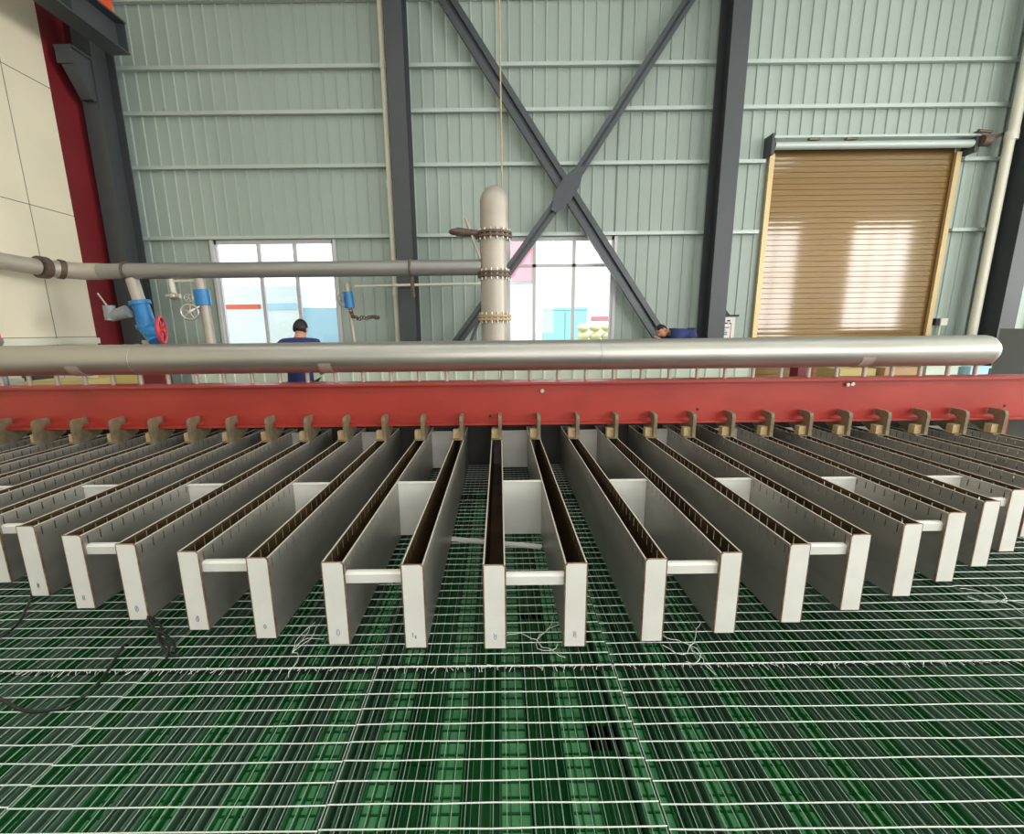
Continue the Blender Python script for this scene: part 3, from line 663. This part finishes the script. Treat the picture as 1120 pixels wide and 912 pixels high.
def person(base, label, J, headc, look, cap):
    e = thing('person', base, label, 'person')
    pts = {'pel': (J['pel'], .11), 'wai': (J['wai'], .1), 'che': (J['che'], .125), 'nck': (J['nck'], .06), 'skl': (headc, .07)}
    ed = [('pel', 'wai'), ('wai', 'che'), ('che', 'nck'), ('nck', 'skl')]
    look = Vector(look).normalized()
    for s in 'LR':
        pts['sh'+s] = (J['sh'+s], .07); pts['el'+s] = (J['el'+s], .046); pts['wr'+s] = (J['wr'+s], .03)
        w = Vector(J['wr'+s]); d = (w-Vector(J['el'+s])).normalized(); side = d.cross(Vector((0, 0, 1))).normalized()
        if s == 'R': side = -side
        pts['pa'+s] = (w+d*.06, .034)
        pts['hip'+s] = (J['hip'+s], .095); pts['kn'+s] = (J['kn'+s], .06); pts['an'+s] = (J['an'+s], .042); pts['to'+s] = (Vector(J['an'+s])+Vector(J['foot'])*.17+Vector((0, 0, -.045)), .04)
        ed += [('che', 'sh'+s), ('sh'+s, 'el'+s), ('el'+s, 'wr'+s), ('wr'+s, 'pa'+s), ('pel', 'hip'+s), ('hip'+s, 'kn'+s), ('kn'+s, 'an'+s), ('an'+s, 'to'+s)]
        for q in range(4):
            b0 = w+d*.1+side*(.024-.016*q); l = (.075, .085, .08, .06)[q]
            pts['f%d%s' % (q, s)] = (b0, .0095); pts['g%d%s' % (q, s)] = (b0+d*l*.5+Vector((0, 0, -.008)), .009); pts['h%d%s' % (q, s)] = (b0+d*l+Vector((0, 0, -.03)), .008)
            ed += [('pa'+s, 'f%d%s' % (q, s)), ('f%d%s' % (q, s), 'g%d%s' % (q, s)), ('g%d%s' % (q, s), 'h%d%s' % (q, s))]
        t0 = w+d*.045+side*.045; pts['t'+s] = (t0, .011); pts['u'+s] = (t0+d*.05+side*.01, .009)
        ed += [('pa'+s, 't'+s), ('t'+s, 'u'+s)]
    body = skin('body', pts, ed, M['skin'], e)
    sub = lambda ks, g: {k: (pts[k][0], pts[k][1]+g) for k in ks}
    ks = ['pel', 'wai', 'che', 'nck', 'shL', 'shR', 'elL', 'elR', 'wrL', 'wrR']
    pp = sub(ks, .02); pp['nck'] = (Vector(pts['che'][0]).lerp(Vector(pts['nck'][0]), .9), .082)
    for q in ('shL', 'shR', 'che'): pp[q] = (Vector(pp[q][0]), pp[q][1]+.014)
    pp['pel'] = (pp['pel'][0], .165); pp['wai'] = (pp['wai'][0], .15); pp['low'] = (Vector(pts['pel'][0])*1.5-Vector(pts['wai'][0])*.5, .16)
    skin('shirt', pp, [('pel', 'low')]+[x for x in ed if x[0] in ks and x[1] in ks], M['navy'], e)
    ks = ['pel', 'hipL', 'hipR', 'knL', 'knR', 'anL', 'anR']
    tp = sub(ks, .022); tp['pel'] = (Vector(pts['pel'][0]).lerp(Vector(pts['wai'][0]), .35), .155)
    skin('trousers', tp, [x for x in ed if x[0] in ks and x[1] in ks], M['trouser'], e)
    for s in 'LR':
        a = Vector(J['an'+s]); f = Vector(J['foot']); MB().ball(a+f*.06+Vector((0, 0, -.05)), (.05+.08*abs(f.x), .05+.08*abs(f.y), .045)).build('shoe', M['black'], e)
    h = Vector(headc); up = (h-Vector(J['nck'])).normalized(); sd = look.cross(up).normalized(); up = sd.cross(look).normalized()
    T = Matrix.Translation(h) @ Matrix((sd, look, up)).transposed().to_4x4()
    hd = MB(); tmp = MB().ball((0, 0, 0), (.076, .095, .115), 20)
    vs = []
    for v in tmp.v:
        x, y, z = v
        if z < 0: x *= 1+z*2.6; y = y*(1+z*1.2)+(-z)*.18
        vs.append(T @ Vector((x, y, z)))
    hd.add(vs, tmp.f, 0, True)
    def bl(c, r, m):
        q = MB().ball((0, 0, 0), r, 10); hd.add([T @ (Vector(c)+Vector(v)) for v in q.v], q.f, m, True)
    bl((0, .098, -.02), (.013, .02, .024), 0); bl((.077, 0, -.01), (.012, .022, .032), 0); bl((-.077, 0, -.01), (.012, .022, .032), 0)
    bl((.03, .085, .012), (.012, .008, .007), 1); bl((-.03, .085, .012), (.012, .008, .007), 1); bl((0, .088, -.062), (.024, .009, .006), 2)
    hd.build('head', [M['skin'], M['hair'], M['redwheel']], e)
    hr = MB(); tmp = MB().ball((0, 0, 0), (.084, .1, .122), 20); vs = []
    for v in tmp.v:
        x, y, z = v
        if z < .03 and y > -.01: y = min(y, .02)
        if z < -.05: x *= .8; z = -.05+(z+.05)*.3
        vs.append(T @ Vector((x, y-.008, z+.004)))
    hr.add(vs, tmp.f, 0, True); hr.build('hair', M['hair'], e)
b = (-2.46, 5.45, 0); X, Y = b[0], b[1]
person(b, 'person in navy work shirt seen from behind in front of the left window',
  dict(pel=(X, Y-.02, .9), wai=(X, Y-.02, 1.08), che=(X, Y+.02, 1.27), nck=(X, Y+.06, 1.44), shL=(X-.2, Y+.03, 1.335), shR=(X+.2, Y+.03, 1.335),
       elL=(X-.25, Y+.1, 1.1), elR=(X+.25, Y+.1, 1.1), wrL=(X-.14, Y+.32, 1.02), wrR=(X+.14, Y+.32, 1.02), hipL=(X-.1, Y, .84), hipR=(X+.1, Y, .84),
       knL=(X-.11, Y+.02, .47), knR=(X+.11, Y+.02, .47), anL=(X-.11, Y-.02, .09), anR=(X+.11, Y-.02, .09), foot=(0, 1, 0)), (X, Y+.1, 1.54), (0, .85, -.5), True)
stp = thing('step_platform', (3.55, 7.9, 0), 'low wooden step behind the pale partition under the bending person', 'platform')
MB().box(3.1, 4.0, 7.55, 8.25, .36, .4).build('deck', M['carton2'], stp)
for x in (3.15, 3.95):
    for y in (7.6, 8.2): MB().box(x-.03, x+.03, y-.03, y+.03, 0, .36).build('leg', M['carton2'], stp)
b = (3.5, 7.9, .4); X, Y = 3.5, 7.9
person(b, 'person in navy work shirt bending over to the left near the column',
  dict(pel=(X-.13, Y, 1.27), wai=(X-.2, Y, 1.36), che=(X-.34, Y, 1.405), nck=(X-.5, Y, 1.44), shL=(X-.42, Y-.17, 1.4), shR=(X-.42, Y+.17, 1.4),
       elL=(X-.5, Y-.22, 1.14), elR=(X-.5, Y+.22, 1.14), wrL=(X-.66, Y-.14, 1.28), wrR=(X-.7, Y+.14, 1.0), hipL=(X-.1, Y-.1, 1.23), hipR=(X-.1, Y+.1, 1.23),
       knL=(X-.04, Y-.11, .86), knR=(X-.04, Y+.11, .86), anL=(X, Y-.11, .505), anR=(X, Y+.11, .505), foot=(-1, 0, 0)), (X-.63, Y-.02, 1.455), (-.75, -.45, -.5), False)

# ------------------------------------------------------------------ outside the windows
struct(MB().box(-30, 40, 9.6, 50, -.2, -.02).build('floor_yard', M['concrete']))
fb = thing('building', (2, 22, 0), 'white building with teal doors outside the right window', 'building')
MB().box(-3, 14, 20, 24, -.02, 7.5).build('facade', M['facade'], fb)
for x in (1.95, 2.95): MB().box(x, x+.95, 19.92, 20, 0, 2.3).build('door', M['teal'], fb)
MB().box(1.9, 3.95, 19.94, 20, 2.35, 2.45).build('lintel', M['teal'], fb)
tag(MB().box(.55, 1.55, 19.85, 19.93, 3.6, 6.4).build('banner', M['pinkred']), 'red banner on the white building outside the right window', 'banner')
MB().box(4.1, 9, 19.94, 20, 1.9, 2.05).build('stripe', M['pinkred'], fb)
ps = thing('pallet_box', (3.8, 17.6, 0), 'pale box under the yellow sacks outside the right window', 'box')
MB().box(3.0, 4.7, 17.2, 18.0, .1, 1.03).build('body', M['facade'], ps)
for y in (17.25, 17.6, 17.95): MB().box(3.0, 4.7, y-.05, y+.05, -.02, .1).build('skid', M['carton2'], ps)
for lay in range(2):
    for q in range(3):
        sk_ = MB().ball((3.3+.48*q, 17.6, 1.205+.345*lay), (.238, .34, .172), 14)
        tag(sk_.build('sack', M['yellow']), '%s yellow sack in the %s layer outside the right window' % (('leftmost', 'middle', 'rightmost')[q], ('lower', 'upper')[lay]), 'sack', 'yellow sacks outside')
tr = thing('truck', (-7.5, 16, 0), 'white box truck with blue stripe outside the left window', 'truck')
MB().box(-12, -6.6, 15, 17.2, .6, 3.0).build('cargo_box', M['facade'], tr); MB().box(-7.8, -6.7, 14.97, 15, 2.25, 2.45).build('stripe', M['sky_blue'], tr); MB().box(-9.3, -7.9, 14.97, 15, 2.28, 2.42).build('stripe', M['orange'], tr)
MB().prism([(-6.55, .5), (-4.9, .5), (-4.9, 1.4), (-5.4, 2.3), (-6.55, 2.3)], 'y', 15.1, 17.1).build('cab', M['sky_blue'], tr)
for x in (-11, -8, -5.6):
    for y in (15.1, 16.9): MB().tube([(x, y, .43), (x, y+.25, .43)], .45, 20).build('wheel', M['black'], tr)
MB().box(-12, -5, 15.4, 16.8, .45, .6).build('chassis', M['crate'], tr)
